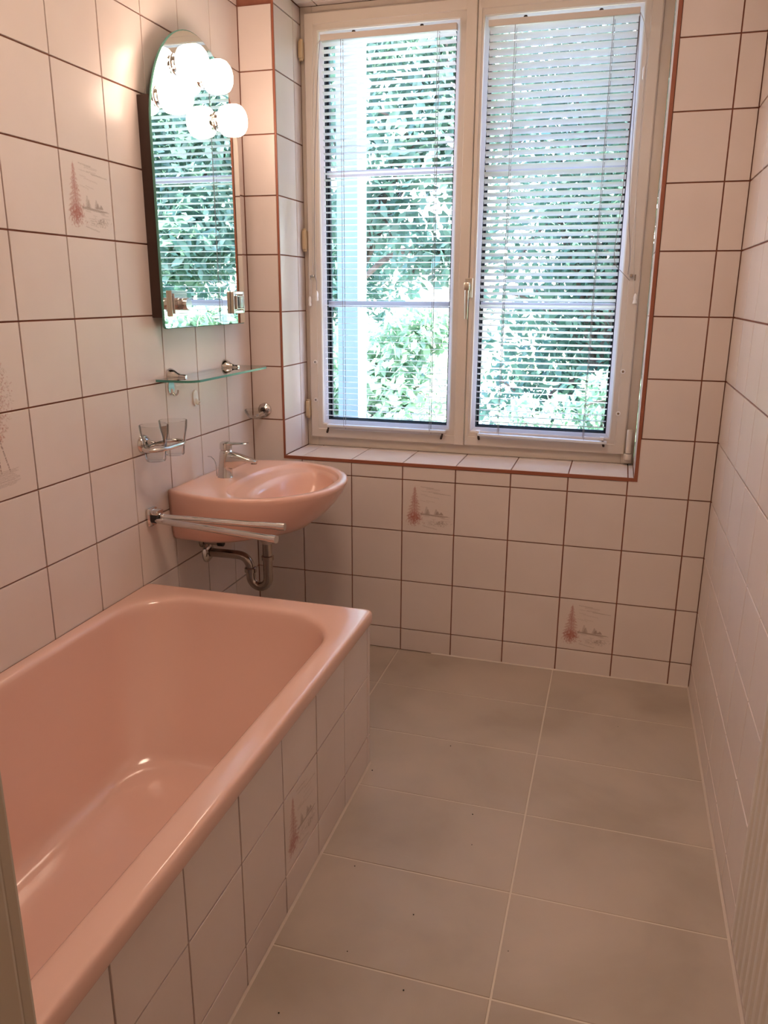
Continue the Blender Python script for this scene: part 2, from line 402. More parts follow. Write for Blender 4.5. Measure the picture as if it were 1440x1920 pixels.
# ------------------------------------------------------------ window
wn = thing('window_1', 'two-casement cream plastic window in the tiled niche', kind='structure')
FY = .235; SY = .218
fr = MB(); x0, x1, z0, z1 = .1335, 1.4185, .7545, 2.345
fw = .045
fr.box((x0, FY, z0), (x0+fw, .30, z1), .002).box((x1-fw, FY, z0), (x1, .30, z1), .002).box((x0+fw, FY, z0), (x1-fw, .30, z0+fw), .002).box((x0+fw, FY, z1-fw), (x1-fw, .30, z1), .002)
obj('window_frame', fr.smooth(), 'pvc', wn)
obj('outer_sill', MB().box((ox0, .30, .775), (ox1, .52, .785), .003), 'bead', wn)
def sash(ax0, ax1, az0, az1, il, ir, ib, it, extra=None):
    s_ = thing('sash'); s_.parent = wn
    def mit(p4, q4, nm):   # mitred rails
        pass
    yb = .285; c = .004
    V = []; oc = [(ax0, az0), (ax1, az0), (ax1, az1), (ax0, az1)]
    gx = [(ax0+.001, ax1-.001)]
    ic = [(ax0+il, az0+ib), (ax1-ir, az0+ib), (ax1-ir, az1-it), (ax0+il, az1-it)]
    mids = lambda k: [(p[0]+(q[0]-p[0])*k, p[1]+(q[1]-p[1])*k) for p, q in zip(oc, ic)]
    rings = [[(p[0], FY+.001, p[1]) for p in oc], [(p[0], SY+c, p[1]) for p in oc], [(x, SY, z) for x, z in mids(.07)], [(x, SY, z) for x, z in mids(.60)],
             [(x, SY+.003, z) for x, z in mids(.64)], [(x, SY+.003, z) for x, z in mids(.93)], [(x, SY+.006, z) for x, z in ic], [(x, .243, z) for x, z in ic], [(x, yb, z) for x, z in ic]]
    for k in range(4):
        # one rail per side; a hair of a gap makes the mitre line
        d = .0005; m_ = MB(); n = (k+1) % 4
        for r0, r1 in zip(rings[:-1], rings[1:]):
            q = [Vector(r0[k]), Vector(r0[n]), Vector(r1[n]), Vector(r1[k])]
            t = (q[1]-q[0]).normalized()
            q[0] += t*d; q[3] += t*d; q[1] -= t*d; q[2] -= t*d
            m_.add(q, [(0, 1, 2, 3)])
        obj('sash_rail', m_, 'pvc', s_)
    e_ = .006; hc = MB()
    hc.box((ax0+e_, FY-.003, az0+e_), (ic[0][0]-.001, yb-.002, az1-e_)).box((ic[1][0]+.001, FY-.003, az0+e_), (ax1-e_, yb-.002, az1-e_))
    hc.box((ax0+e_, FY-.003, az0+e_), (ax1-e_, yb-.002, ic[0][1]-.001)).box((ax0+e_, FY-.003, ic[2][1]+.001), (ax1-e_, yb-.002, az1-e_))
    obj('sash_core', hc, 'pvc', s_)
    # white glazing bead with black gasket
    b0 = [ic[0][0], ic[0][1]]; gx0, gx1, gz0, gz1 = ic[0][0], ic[2][0], ic[0][1], ic[2][1]
    bd = .013; bm_ = MB()
    for k in range(4):
        n = (k+1) % 4; inn = [(gx0+bd, gz0+bd*.95), (gx1-bd, gz0+bd*.95), (gx1-bd, gz1-bd), (gx0+bd, gz1-bd)]
        bm_.add([(ic[k][0], .232, ic[k][1]), (ic[n][0], .232, ic[n][1]), (inn[n][0], .241, inn[n][1]), (inn[k][0], .241, inn[k][1])], [(0, 1, 2, 3)])
        bm_.add([(inn[k][0], .241, inn[k][1]), (inn[n][0], .241, inn[n][1]), (inn[n][0], .2475, inn[n][1]), (inn[k][0], .2475, inn[k][1])], [(0, 1, 2, 3)])
    obj('glazing_bead', bm_, 'bead', s_)
    gk = MB(); e = .004
    gk.box((gx0+bd-.001, .2475, gz0), (gx0+bd+e, .252, gz1)).box((gx1-bd-e, .2475, gz0), (gx1-bd+.001, .252, gz1)).box((gx0, .2475, gz0+bd-.002), (gx1, .252, gz0+bd+e)).box((gx0, .2475, gz1-bd-e), (gx1, .252, gz1-bd+.001))
    gk.box((gx0, .27, gz0), (gx0+bd+.009, .285, gz1)).box((gx1-bd-.009, .27, gz0), (gx1, .285, gz1)).box((gx0, .27, gz0), (gx1, .285, gz0+bd+.006))
    obj('gasket', gk, 'gasket', s_)
    obj('pane', MB().box((gx0+.008, .256, gz0+.008), (gx1-.008, .260, gz1-.008)), 'pane', s_)
    for z in (1.7895, 1.3165):
        b = MB().box((gx0+.008, .262, z-.012), (gx1-.008, .270, z+.012), .002)
        obj('glazing_bar', b, 'bead', s_)
    return s_
sl = sash(.153, .7855, .790, 2.321, .0535, .0610, .0585, .061)
sr = sash(.7865, 1.384, .790, 2.321, .0235, .0590, .0585, .061)
obj('cover_strip', MB().box((.748, SY-.004, .792), (.784, SY+.002, 2.319), .0018), 'pvc', sl)
# handle on the meeting rail
hd = obj('handle', MB().box((.7725, SY-.008, 1.343), (.8005, SY+.001, 1.413), .002), 'satin', sr); tag(hd, 'satin metal lever handle on a rectangular plate')
lv = MB().tube([(.7865, SY-.006, 1.386), (.7865, SY-.032, 1.386)], .0085, 14)
lv.box((.776, SY-.052, 1.368), (.797, SY-.030, 1.398), .005)
lv.tube([(.7863, SY-.042, 1.385), (.7863, SY-.043, 1.33), (.7863, SY-.040, 1.269)], [.0095, .0085, .0065], 12, flat=.75)
obj('lever', lv.smooth(), 'satin', sr)
# hinges
for z0_, z1_ in ((2.166, 2.238), (1.510, 1.594), (.868, .945)):
    h_ = MB().box((.137, .2, z0_+.008), (.1525, .236, z1_-.008), .003).lathe([(.0, 0), (.0078, .001), (.0078, .010), (.005, .012)], (.1445, .212, z1_-.012), n=14).lathe([(.005, 0), (.0078, .002), (.0078, .010), (0, .012)], (.1445, .212, z0_), n=14)
    obj('hinge', h_.smooth(), 'hinge', wn)
h_ = MB().lathe([(0, 0), (.0105, .001), (.0105, .082), (.009, .086), (0, .086)], (1.3965, .205, .800), n=18)
h_.lathe([(0, 0), (.013, .001), (.013, .018), (.011, .022), (0, .022)], (1.3965, .205, .776), n=18).box((1.382, .205, .762), (1.411, .236, .795), .003)
obj('hinge', h_.smooth(), 'pvc', wn)
for (x, z) in ((.1765, 1.0923), (.1760, .9418), (1.3544, 1.0925), (1.3504, .9413)):
    sc = obj('screw_cap', MB().lathe([(.0085, 0), (.008, .0025), (.0035, .003)], (x, SY, z), (0, -1, 0), 18).smooth(), 'white_plastic', wn)
    obj('screw', MB().lathe([(0, .0042), (.0042, .004), (.0042, .0015)], (x, SY, z), (0, -1, 0), 12), 'chrome_dark', sc)

# ------------------------------------------------------------ venetian blinds
def slat_mesh(x0, x1, wd=.025, camber=.0022):
    n = 4; V = []; F = []
    for k in range(n+1):
        t = k/n-.5; z = camber*(1-4*t*t)
        V += [(x0, t*wd, z), (x1, t*wd, z)]
    for k in range(n): F.append((2*k, 2*k+1, 2*k+3, 2*k+2))
    return mesh('slat', V, F, True)
def blind(x0, x1, ztop, zbot, tilt, label, cords, side, bot_tilt=0.0):
    BY = .1995; pitch = .0225
    root = thing('venetian_blind', label, 'blind', ((x0+x1)/2, BY, ztop))
    hr = obj('head_rail', MB().box((x0, BY-.0125, ztop-.020), (x1, BY+.0125, ztop), .0015), 'rail')
    hr.parent = root; hr.matrix_parent_inverse = root.matrix_basis.inverted()
    def adopt(o, p=root):
        o.parent = p; o.matrix_parent_inverse = root.matrix_basis.inverted(); return o
    for fx_ in (.25, .75):
        sc = MB().lathe([(0, .0075), (.005, .0065), (.007, .003), (.0065, 0)], (x0+(x1-x0)*fx_, BY-.003, ztop), (0, 0, 1), 14).smooth()
        adopt(obj('mounting_screw', sc, 'clip'))
    ms = slat_mesh(x0+.003, x1-.003); ms.materials.append(M['slat'])
    n = int((ztop-.020-zbot-.012)/pitch)
    for i in range(n):
        z = ztop-.020-.010-i*(ztop-.036-zbot-.012)/n
        f = i/(n-1)
        a = tilt(f)+random.uniform(-.02, .02)
        o = obj('slat', ms, None, None, (0, BY, z), (-a, 0, random.uniform(-.0008, .0008))); adopt(o)
    adopt(obj('bottom_rail', MB().box((x0+.004, BY-.011, zbot-.004), (x1-.004, BY+.011, zbot+.005), .002), 'slat')).rotation_euler = (0, bot_tilt, 0)
    for cx_ in cords:
        for dy in (-.0128, .0128):
            adopt(obj('ladder_cord', MB().tube([(cx_, BY+dy, ztop-.02), (cx_, BY+dy, (ztop+zbot)/2), (cx_, BY+dy, zbot)], .0009, 5), 'ladder'))
        adopt(obj('lift_cord', MB().tube([(cx_+.004, BY, ztop-.02), (cx_+.004, BY, zbot-.012)], .0009, 5), 'ladder'))
    for x in (x0+.012, x1-.012):         # hold-down clips on the sash
        b = MB().box((x-.007, BY-.004, zbot-.006), (x+.007, BY+.018, zbot+.004), .001)
        c_ = adopt(obj('hold_down_clip', b, 'white_plastic'))
        s2 = MB().lathe([(0, 0), (.0035, .001), (.0035, .008), (.0045, .010), (.0045, .020), (.003, .023), (0, .024)], (x+side*.003, .197, zbot-.008), (side*.25, -.15, -1), 12).smooth()
        o = obj('clip_screw', s2, 'clip', c_)
    return root, adopt
bl, adL = blind(.2275, .7205, 2.2390, .8440, lambda f: math.radians(17-15*min(1, f*1.6) if f < .6 else 2),
      'left venetian blind with nearly level open slats, over the left casement', (.305, .655), -1)
br, adR = blind(.8285, 1.3125, 2.2375, .8500, lambda f: math.radians(37-9*f/.6 if f < .6 else 28-14*(f-.6)/.4),
      'right venetian blind with half-closed slats, over the right casement', (.918, 1.232), 1, .012)
# pull cords
def cord(ad, pts, name='pull_cord', r=.0011, m='cord'):
    return ad(obj(name, MB().tube(smooth_path(pts, 2), r, 6), m))
cord(adL, [(.2275, .190, 2.222), (.205, .192, 2.205), (.188, .20, 2.14), (.181, .205, 2.02), (.1775, .209, 1.7), (.1765, .209, 1.425), (.1685, .209, 1.38), (.1665, .209, 1.345)])
cord(adL, [(.2275, .190, 2.225), (.212, .192, 2.20), (.200, .20, 2.12), (.187, .205, 1.95), (.183, .209, 1.7), (.1745, .209, 1.43), (.161, .209, 1.38), (.161, .209, 1.335)])
cord(adL, [(.2275, .190, 2.225), (.217, .192, 2.15), (.203, .205, 2.0), (.192, .205, 1.8), (.186, .209, 1.6), (.1835, .209, 1.43), (.191, .209, 1.40), (.1905, .209, 1.368)], m='ladder')
for (x, z, nm) in ((.163, 1.345, 'tassel'), (.1925, 1.365, 'tassel')):
    adL(obj(nm, MB().lathe([(.001, 0), (.004, -.004), (.0055, -.014), (.0045, -.024), (.006, -.030), (.005, -.036), (0, -.037)], (x, .206, z), n=12).smooth(), 'white_plastic'))
adL(obj('cleat', MB().box((.170, .204, 1.4155), (.181, SY, 1.4255), .002).box((.163, .210, 1.405), (.167, SY, 1.423), .001), 'chrome_dark'))
cord(adR, [(1.3125, .190, 2.222), (1.325, .192, 2.20), (1.338, .20, 2.15), (1.344, .205, 2.07), (1.341, .209, 1.98), (1.346, .209, 1.7), (1.362, .209, 1.42), (1.372, .209, 1.36)])
cord(adR, [(1.3125, .190, 2.220), (1.318, .190, 2.0), (1.322, .194, 1.75), (1.330, .200, 1.6), (1.345, .204, 1.5), (1.343, .206, 1.425)], m='ladder')
cord(adR, [(1.3125, .186, 2.220), (1.310, .185, 1.9), (1.300, .182, 1.6), (1.290, .182, 1.5), (1.297, .184, 1.455), (1.325, .192, 1.43), (1.350, .200, 1.405)], m='ladder')
adR(obj('tassel', MB().lathe([(.001, 0), (.004, -.004), (.0055, -.014), (.0045, -.02), (.008, -.034), (0, -.036)], (1.3735, .206, 1.362), n=12).smooth(), 'white_plastic'))
adR(obj('cord_weight', MB().lathe([(.001, 0), (.0035, -.006), (.0035, -.036), (.001, -.040)], (1.3385, .205, 2.07), n=12).smooth(), 'white_plastic'))
adR(obj('cleat', MB().box((1.349, .204, 1.4155), (1.360, SY, 1.4265), .002).box((1.366, .210, 1.405), (1.370, SY, 1.425), .001), 'chrome_dark'))

# ------------------------------------------------------------ outlines for tub and basin
def rrect(x0, x1, y0, y1, r, n=10):
    pts = []
    for cx_, cy_, a0 in ((x1-r, y1-r, 0), (x0+r, y1-r, PI/2), (x0+r, y0+r, PI), (x1-r, y0+r, 1.5*PI)):
        for k in range(n+1):
            a = a0+PI/2*k/n; pts.append((cx_+r*math.cos(a), cy_+r*math.sin(a)))
    return pts
def loft(rings, cap_last=True, cap_first=False):
    n = len(rings[0]); V = [p for r in rings for p in r]; F = []
    for i in range(len(rings)-1):
        for k in range(n): F.append((i*n+k, i*n+(k+1) % n, (i+1)*n+(k+1) % n, (i+1)*n+k))
    if cap_last: F.append(tuple(range((len(rings)-1)*n, len(rings)*n)))
    if cap_first: F.append(tuple(range(n-1, -1, -1)))
    return V, F
# ------------------------------------------------------------ bathtub
TX0, TX1, TY0, TY1, TZ = .001, .726, YF+.004, -.772, .4945
tub = thing('bathtub', 'salmon pink enamel bathtub built in behind a white tiled panel', 'bathtub', (.36, -1.62, 0))
def adopt(o, root): o.parent = root; o.matrix_parent_inverse = root.matrix_basis.inverted(); return o
def ringz(pts, z): return [(x, y, z) for x, y in pts]
NR = 12
R_ = []
R_.append(ringz(rrect(TX0, TX1-.003, TY0, TY1-.003, .012, NR), TZ-.040))
R_.append(ringz(rrect(TX0, TX1, TY0, TY1, .014, NR), TZ-.034))
R_.append(ringz(rrect(TX0, TX1, TY0, TY1, .015, NR), TZ-.010))
R_.append(ringz(rrect(TX0, TX1-.0015, TY0, TY1-.0015, .015, NR), TZ-.005))
R_.append(ringz(rrect(TX0+.002, TX1-.0035, TY0, TY1-.0035, .015, NR), TZ-.0018))
R_.append(ringz(rrect(TX0+.003, TX1-.007, TY0+.004, TY1-.007, .015, NR), TZ-.0004))
R_.append(ringz(rrect(TX0+.004, TX1-.011, TY0+.01, TY1-.011, .014, NR), TZ))
R_.append(ringz(rrect(TX0+.006, TX1-.014, TY0+.014, TY1-.014, .016, NR), TZ))
R_.append(ringz(rrect(.012, .694, -2.385, -.812, .15, NR), TZ))
R_.append(ringz(rrect(.018, .684, -2.372, -.826, .17, NR), TZ-.0002))
def inner(t):
    # t 0..1 down the wall
    x0 = .040+.105*t**1.2; x1 = .658-.075*t**1.3; y1 = -.852-.245*t**1.05; y0 = -2.345+.12*t
    return x0, x1, y0, y1
for d, t in ((.0012, -.014), (.0035, -.007), (.008, -.002), (.015, .012), (.028, .035), (.06, .09), (.12, .2), (.2, .4), (.27, .6), (.325, .78), (.355, .88), (.375, .95), (.388, 1.03), (.395, 1.13), (.398, 1.3)):
    tt = max(t, -.08); x0, x1, y0, y1 = inner(max(0, tt)); 
    if t < 0: q_ = -t; x0 -= q_; x1 += q_; y1 += q_; y0 -= q_
    if t > 1: e_ = (t-1)*.28; x0 += e_*.6; x1 -= e_*.6; y1 -= e_; y0 += e_
    R_.append(ringz(rrect(x0, x1, y0, y1, .172-.03*max(0, tt), NR), TZ-d))
V, F = loft(R_)
me = mesh('tub_body', V, F, True); me.set_sharp_from_angle(angle=math.radians(60))
adopt(obj('tub_body', me, 'pink'), tub)
pn = adopt(obj('side_panel', MB().box((.690, TY0+.002, 0), (.717-g, -.775-g, .4535)).box((.005, -.80, 0), (.690, -.775-g, .4535)), 'grout'), tub)
py = lines(YF+.006, -.775, 0, .2); pz = [0, .10, .295, .4535]
for a0, a1 in zip(py[:-1], py[1:]):
    for b0, b1 in zip(pz[:-1], pz[1:]):
        ma = None
        if abs(a0+1.4) < .01 and b0 == .10:
            ma = bpy.data.meshes.get('panel_print') or print_mesh(lake_print(5), .2-.0045, .195-.0045); ma.name = 'panel_print'
        put_tile(pn, '+x', .717, a0, a1, b0, b1, ma, .0045)
for a0, a1 in zip([.02, .2, .4, .6], [.2, .4, .6, .717]):
    for b0, b1 in zip(pz[:-1], pz[1:]): put_tile(pn, '+y', -.775, a0, a1, b0, b1)

# ------------------------------------------------------------ washbasin
BC = -.395; BZ = .757
bs = thing('washbasin', 'pink ceramic washbasin with rounded bowl hung on the left wall by the window', 'washbasin', (0, BC, BZ-.17))
NB = 72
# shape by a list of half-width against x, mirrored about BC
OUT = [(0.002, .238), (.04, .256), (.09, .276), (.15, .292), (.20, .299), (.25, .298), (.30, .287), (.35, .266), (.39, .240), (.43, .203), (.46, .163), (.485, .113), (.499, .06), (.504, 0)]
def resample(pts, n):
    pts = [Vector(p) for p in pts]; L_ = [0]
    for a, b in zip(pts[:-1], pts[1:]): L_.append(L_[-1]+(b-a).length)
    out_ = []; j = 0
    for k in range(n):
        t = L_[-1]*k/n
        while L_[j+1] < t: j += 1
        f = (t-L_[j])/(L_[j+1]-L_[j]); out_.append(pts[j].lerp(pts[j+1], f))
    return out_
poly = [Vector((x, -y)) for x, y in OUT]; poly = poly+[Vector((p.x, -p.y)) for p in reversed(poly[:-1])]
half = smooth_path([(p.x, p.y, 0) for p in poly], 2)
closed = [Vector((p.x, p.y)) for p in half]+[Vector((.002, .12)), Vector((.002, 0)), Vector((.002, -.12)), Vector((half[0].x, half[0].y))]
outer = resample([(p.x, p.y) for p in closed], 96); outer = [(p.x, p.y) for p in outer]
def off(pts, d, cx=.24):       # shrink towards the centre by d, keeps the back at x=0 when asked
    o_ = []
    for x, y in pts:
        v = Vector((x-cx, y)); l = v.length; k = (l-d)/l; o_.append((cx+v.x*k, v.y*k))
    return o_
def keepback(pts): return [(max(.002, x), y) for x, y in pts]
def scaled(pts, fx_, fy_): return [(x*fx_+.002*(1-fx_), y*fy_) for x, y in pts]
def match(cx, cy_, rx, ry, e=2.0, sq=0):    # ellipse points in the direction of each outer point
    o_ = []
    for x, y in outer:
        a = math.atan2(y-cy_, x-cx); c_, s_ = math.cos(a), math.sin(a)
        r = 1/((abs(c_)/rx)**e+(abs(s_)/ry)**e)**(1/e); lim = math.hypot(x-cx, y-cy_)-.030-.5*max(0, .160-rx); r = min(r, max(lim, .02)); o_.append((cx+r*c_, cy_+r*s_))
    return o_
rr = []
def ad_(pts, z): rr.append([(x, y+BC, z if not callable(z) else z(x, y)) for x, y in pts])
# bottom to rim, outside
zb = lambda z0: (lambda x, y: z0+.017*min(1, x/.09)*min(1, abs(y)/.2))
ad_(scaled(outer, .30, .55), zb(.585))
ad_(scaled(outer, .58, .86), zb(.585))
ad_(scaled(outer, .66, .905), zb(.588))
ad_(scaled(outer, .73, .935), zb(.597))
ad_(scaled(outer, .795, .957), .623)
ad_(scaled(outer, .86, .970), .648)
ad_(scaled(outer, .92, .982), .681)
ad_(scaled(outer, .968, .992), .714)
ad_(scaled(outer, .993, .998), .738)
ad_(outer, .748)
ad_(keepback(off(outer, .002)), .7535)
ad_(keepback(off(outer, .007)), .757)
ad_(keepback(off(outer, .016)), .7565)
# bowl: upper opening ellipse, shallow shelf, deep part
ad_(match(.310, 0, .160, .264, 2.7), .7560)
ad_(match(.310, 0, .155, .259, 2.7), .7535)
ad_(match(.311, 0, .149, .252, 2.7), .7460)
ad_(match(.316, 0, .141, .243, 2.6), .7415)
ad_(match(.330, 0, .122, .228, 2.4), .7365)
ad_(match(.335, 0, .115, .222, 2.3), .7310)
ad_(match(.338, 0, .107, .210, 2.2), .714)
ad_(match(.337, 0, .097, .188, 2.1), .686)
ad_(match(.332, 0, .080, .150, 2.0), .658)
ad_(match(.325, 0, .055, .095, 2.0), .640)
ad_(match(.315, 0, .024, .024, 2.0), .631)
V, F = loft(rr, True, True)
me = mesh('bowl', V, F, True); me.set_sharp_from_angle(angle=math.radians(70))
adopt(obj('bowl', me, 'basin'), bs)
adopt(obj('drain', MB().lathe([(.023, 0), (.021, .003), (.012, .002), (0, .001)], (.315, BC, .6312), n=20).smooth(), 'chrome'), bs)
# faucet
fc = thing('faucet', 'chrome single-lever mixer tap standing on the pink washbasin', 'faucet', (.092, -.418, .757))
FX, FYc = .092, -.418
body = MB()
ringsF = []
for z, dx, rx, ry in ((.757, 0, .0265, .0245), (.760, 0, .0250, .0235), (.80, .003, .0225, .0220), (.835, .006, .0215, .0215), (.846, .007, .0205, .0205), (.849, .0075, .018, .018)):
    ringsF.append([(FX+dx+rx*math.cos(2*PI*k/24), FYc+ry*math.sin(2*PI*k/24), z) for k in range(24)])
V, F = loft(ringsF, True, True); body.add(V, F)
sp = MB()
secs = []
for t, (x, zt, zb, hw) in enumerate(((.0, .848, .780, .0195), (.03, .844, .788, .019), (.055, .838, .800, .018), (.08, .829, .811, .0165), (.105, .823, .811, .0145), (.112, .819, .812, .012))):
    n_ = 14; secs.append([(FX+x+.006, FYc+hw*math.copysign(abs(math.cos(2*PI*k/n_))**.7, math.cos(2*PI*k/n_)), (zt+zb)/2+(zt-zb)/2*math.copysign(abs(math.sin(2*PI*k/n_))**.7, math.sin(2*PI*k/n_))) for k in range(n_)])
V, F = loft(secs, True, True); body.add(V, F)
adopt(obj('body', body.smooth(), 'chrome'), fc)
adopt(obj('aerator', MB().lathe([(0, 0), (.010, 0), (.010, -.006), (0, -.006)], (FX+.108, FYc, .814), n=16).smooth(), 'chrome_dark'), fc)
lv = MB()
hr_ = []
for z, rx in ((.851, .019), (.853, .0205), (.866, .0205), (.874, .019), (.877, .014)): hr_.append([(FX+.007+rx*math.cos(2*PI*k/24), FYc+rx*math.sin(2*PI*k/24), z) for k in range(24)])
V, F = loft(hr_, True, True); lv.add(V, F)
se = []
for x, z, hw, th_ in ((.004, .8705, .016, .006), (.03, .873, .0145, .005), (.055, .8745, .0125, .0035), (.078, .876, .011, .0028), (.082, .876, .008, .002)):
    se.append([(FX+.007+x, FYc+hw*math.cos(2*PI*k/12), z+th_*math.sin(2*PI*k/12)) for k in range(12)])
V, F = loft(se, True, True); lv.add(V, F)
adopt(obj('lever', lv.smooth(), 'chrome'), fc)
adopt(obj('pull_rod', MB().tube(smooth_path([(.060, FYc, .757), (.060, FYc, .78), (.057, FYc, .805), (.046, FYc, .822), (.030, FYc, .823)]), .0022, 8).smooth(), 'chrome'), fc)

# trap, valves and pop-up linkage under the basin
tr = thing('drain_trap', 'chrome P-trap with wall rosette under the pink washbasin', 'pipe', (.2, -.405, .45))
TYc = -.405
p = [(.231, TYc, .545), (.231, TYc, .41)]
for k in range(1, 12):
    a = PI*k/12; p.append((.198+.033*math.cos(a), TYc, .405-.036*math.sin(a)))
p += [(.165, TYc, .41), (.165, TYc, .425)]
adopt(obj('u_bend', MB().tube(p, .0165, 20).smooth(), 'chrome_dark'), tr)
q = [(.165, TYc, .425), (.163, TYc, .445), (.155, TYc, .462), (.140, TYc, .474), (.118, TYc, .478), (.03, TYc, .476), (.0, TYc, .476)]
adopt(obj('wall_tube', MB().tube(smooth_path(q, 2), .0155, 20).smooth(), 'chrome_dark'), tr)
adopt(obj('union_nut', MB().lathe([(.017, -.009), (.0215, -.008), (.0215, .006), (.0185, .009), (.016, .009)], (.165, TYc, .428), n=20).smooth(), 'chrome_dark'), tr)
adopt(obj('union_nut', MB().lathe([(.017, -.008), (.0215, -.007), (.0215, .006), (.0185, .008), (.014, .008)], (.231, TYc, .478), n=20).smooth(), 'chrome_dark'), tr)
adopt(obj('wall_rosette', MB().lathe([(.037, 0), (.036, .004), (.026, .012), (.018, .014)], (0, TYc, .476), (1, 0, 0), 28).smooth(), 'chrome'), tr)
c_ = adopt(obj('drain_body', MB().lathe([(.014, -.01), (.020, 0), (.0255, .006), (.0255, .044), (.023, .050)], (.231, TYc, .535), n=24).smooth(), 'beige_plastic'), tr)
tag(c_, 'beige plastic drain body above the trap')
nt_ = MB().tube([(.207, TYc, .565), (.178, TYc, .5665)], .0085, 14).tube([(.19, TYc, .566), (.18, TYc, .566)], .0115, 14)
obj('side_nut', nt_.smooth(), 'beige_plastic', c_).matrix_parent_inverse = c_.matrix_basis.inverted()
adopt(obj('pop_up_rod', MB().tube([(.18, TYc, .566), (.05, TYc, .570)], .0022, 8), 'chrome_dark'), tr)
for k, (yv, lab) in enumerate(((-.437, 'nearer chrome angle valve under the washbasin, with hose'), (-.363, 'farther chrome angle valve under the washbasin, beside the window wall'))):
    zv = .526
    vt = thing('angle_valve', lab, 'valve', (0, yv, zv))
    adopt(obj('rosette', MB().lathe([(.022, 0), (.021, .004), (.012, .009)], (0, yv, zv), (1, 0, 0), 22).smooth(), 'chrome_dark'), vt)
    vb = MB().tube([(.004, yv, zv), (.062, yv, zv)], .0095, 14).tube([(.042, yv, zv), (.042, yv, zv+.03)], .009, 14).lathe([(.0125, 0), (.0125, .012)], (.042, yv, zv+.018), n=6, caps=True)
    adopt(obj('valve_body', vb.smooth(), 'chrome_dark'), vt)
    adopt(obj('valve_knob', MB().lathe([(.008, 0), (.013, .003), (.013, .02), (.011, .023), (0, .023)], (.060, yv, zv), (1, 0, 0), 8).smooth(), 'black' if k == 0 else 'beige_plastic'), vt)
    adopt(obj('supply_hose', MB().tube(smooth_path([(.042, yv, zv+.028), (.043, yv, zv+.04), (.05, yv*.6-.16, .585)]), .0055, 10).smooth(), 'chrome_dark'), vt)

# ------------------------------------------------------------ towel holder
tw = thing('towel_holder', 'chrome swivel towel holder with two bars beside the washbasin', 'towel bar', (0, -.738, .70))
pl = MB().box((.0, -.762, .668), (.016, -.716, .727), .008).box((.010, -.757, .705), (.040, -.722, .722), .006)
adopt(obj('wall_mount', pl.smooth(), 'chrome'), tw)
adopt(obj('swivel_block', MB().box((.012, -.756, .682), (.034, -.724, .706), .002), 'black'), tw)
for a, b in (((.022, -.735, .697), (.440, -.728, .700)), ((.022, -.745, .689), (.462, -.838, .697))):
    A_, B_ = Vector(a), Vector(b); d_ = (B_-A_).normalized()
    o = adopt(obj('bar', MB().tube([A_, B_], .0098, 18).smooth(), 'chrome'), tw)
    e = obj('end_cap', MB().tube([B_-d_*.022, B_+d_*.002], .0115, 18).smooth(), 'chrome', o); e.matrix_parent_inverse = tw.matrix_basis.inverted() @ Matrix.Identity(4)
    e.matrix_parent_inverse = Matrix.Identity(4)

# ------------------------------------------------------------ glass shelf
sh = thing('glass_shelf', 'clear glass shelf with green edge under the mirror cabinet', 'shelf', (0, -.39, 1.10))
o_ = [(.006, -.662), (.006, -.118)]
rc = .045
for k in range(9):
    a = PI/2*(1-k/8); o_.append((.135-rc+rc*math.cos(a), -.118-rc*1+rc*math.sin(a)))
for k in range(9):
    a = -PI/2*k/8; o_.append((.135-rc+rc*math.cos(a), -.662+rc+rc*math.sin(a)))
n = len(o_)
adopt(obj('glass_plate', MB().add([(x, y, 1.1035) for x, y in o_]+[(x, y, 1.0965) for x, y in o_], [tuple(range(n)), tuple(range(2*n-1, n-1, -1))]), 'shelfglass'), sh)
ed = MB(); ed.add([(x, y, 1.1035) for x, y in o_]+[(x, y, 1.0965) for x, y in o_], [(i, (i+1) % n, n+(i+1) % n, n+i) for i in range(n)])
tag(adopt(obj('plate_edge', ed, 'shelfedge'), sh), 'dark green polished glass edge')
for y in (-.572, -.212):
    b = MB().lathe([(.0225, 0), (.0215, .006), (.016, .018), (.010, .028), (.007, .040), (.0075, .050), (.0055, .057), (0, .058)], (0, y, 1.108), (1, 0, -.06), 22).smooth()
    adopt(obj('bracket', b, 'chrome'), sh)

# ------------------------------------------------------------ hooks
hk = thing('wall_hook', 'small chrome adhesive hook under the left end of the glass shelf', 'hook', (0, -.572, 1.068))
adopt(obj('plate', MB().prism([(-.572+.017*math.cos(2*PI*k/20), 1.070+.023*math.sin(2*PI*k/20)) for k in range(20)], 0, .003, 'yz').smooth(), 'chrome'), hk)
adopt(obj('hook', MB().tube(smooth_path([(.003, -.572, 1.066), (.006, -.572, 1.050), (.016, -.572, 1.046), (.024, -.572, 1.054), (.025, -.572, 1.064)]), .0028, 10, flat=1.6).smooth(), 'chrome'), hk)
wh = thing('plastic_hook', 'white oval plastic hook stuck on the left wall right of the chrome hook', 'hook', (0, -.43, 1.02))
adopt(obj('plate', MB().prism([(-.43+.0145*math.cos(2*PI*k/24), 1.021+.026*math.copysign(abs(math.sin(2*PI*k/24))**.8, math.sin(2*PI*k/24))) for k in range(24)], 0, .005, 'yz').smooth(), 'white_plastic'), wh)
adopt(obj('hook', MB().tube(smooth_path([(.004, -.43, 1.018), (.009, -.43, 1.004), (.016, -.43, 1.002), (.019, -.43, 1.010)]), .0035, 10, flat=1.7).smooth(), 'white_plastic'), wh)

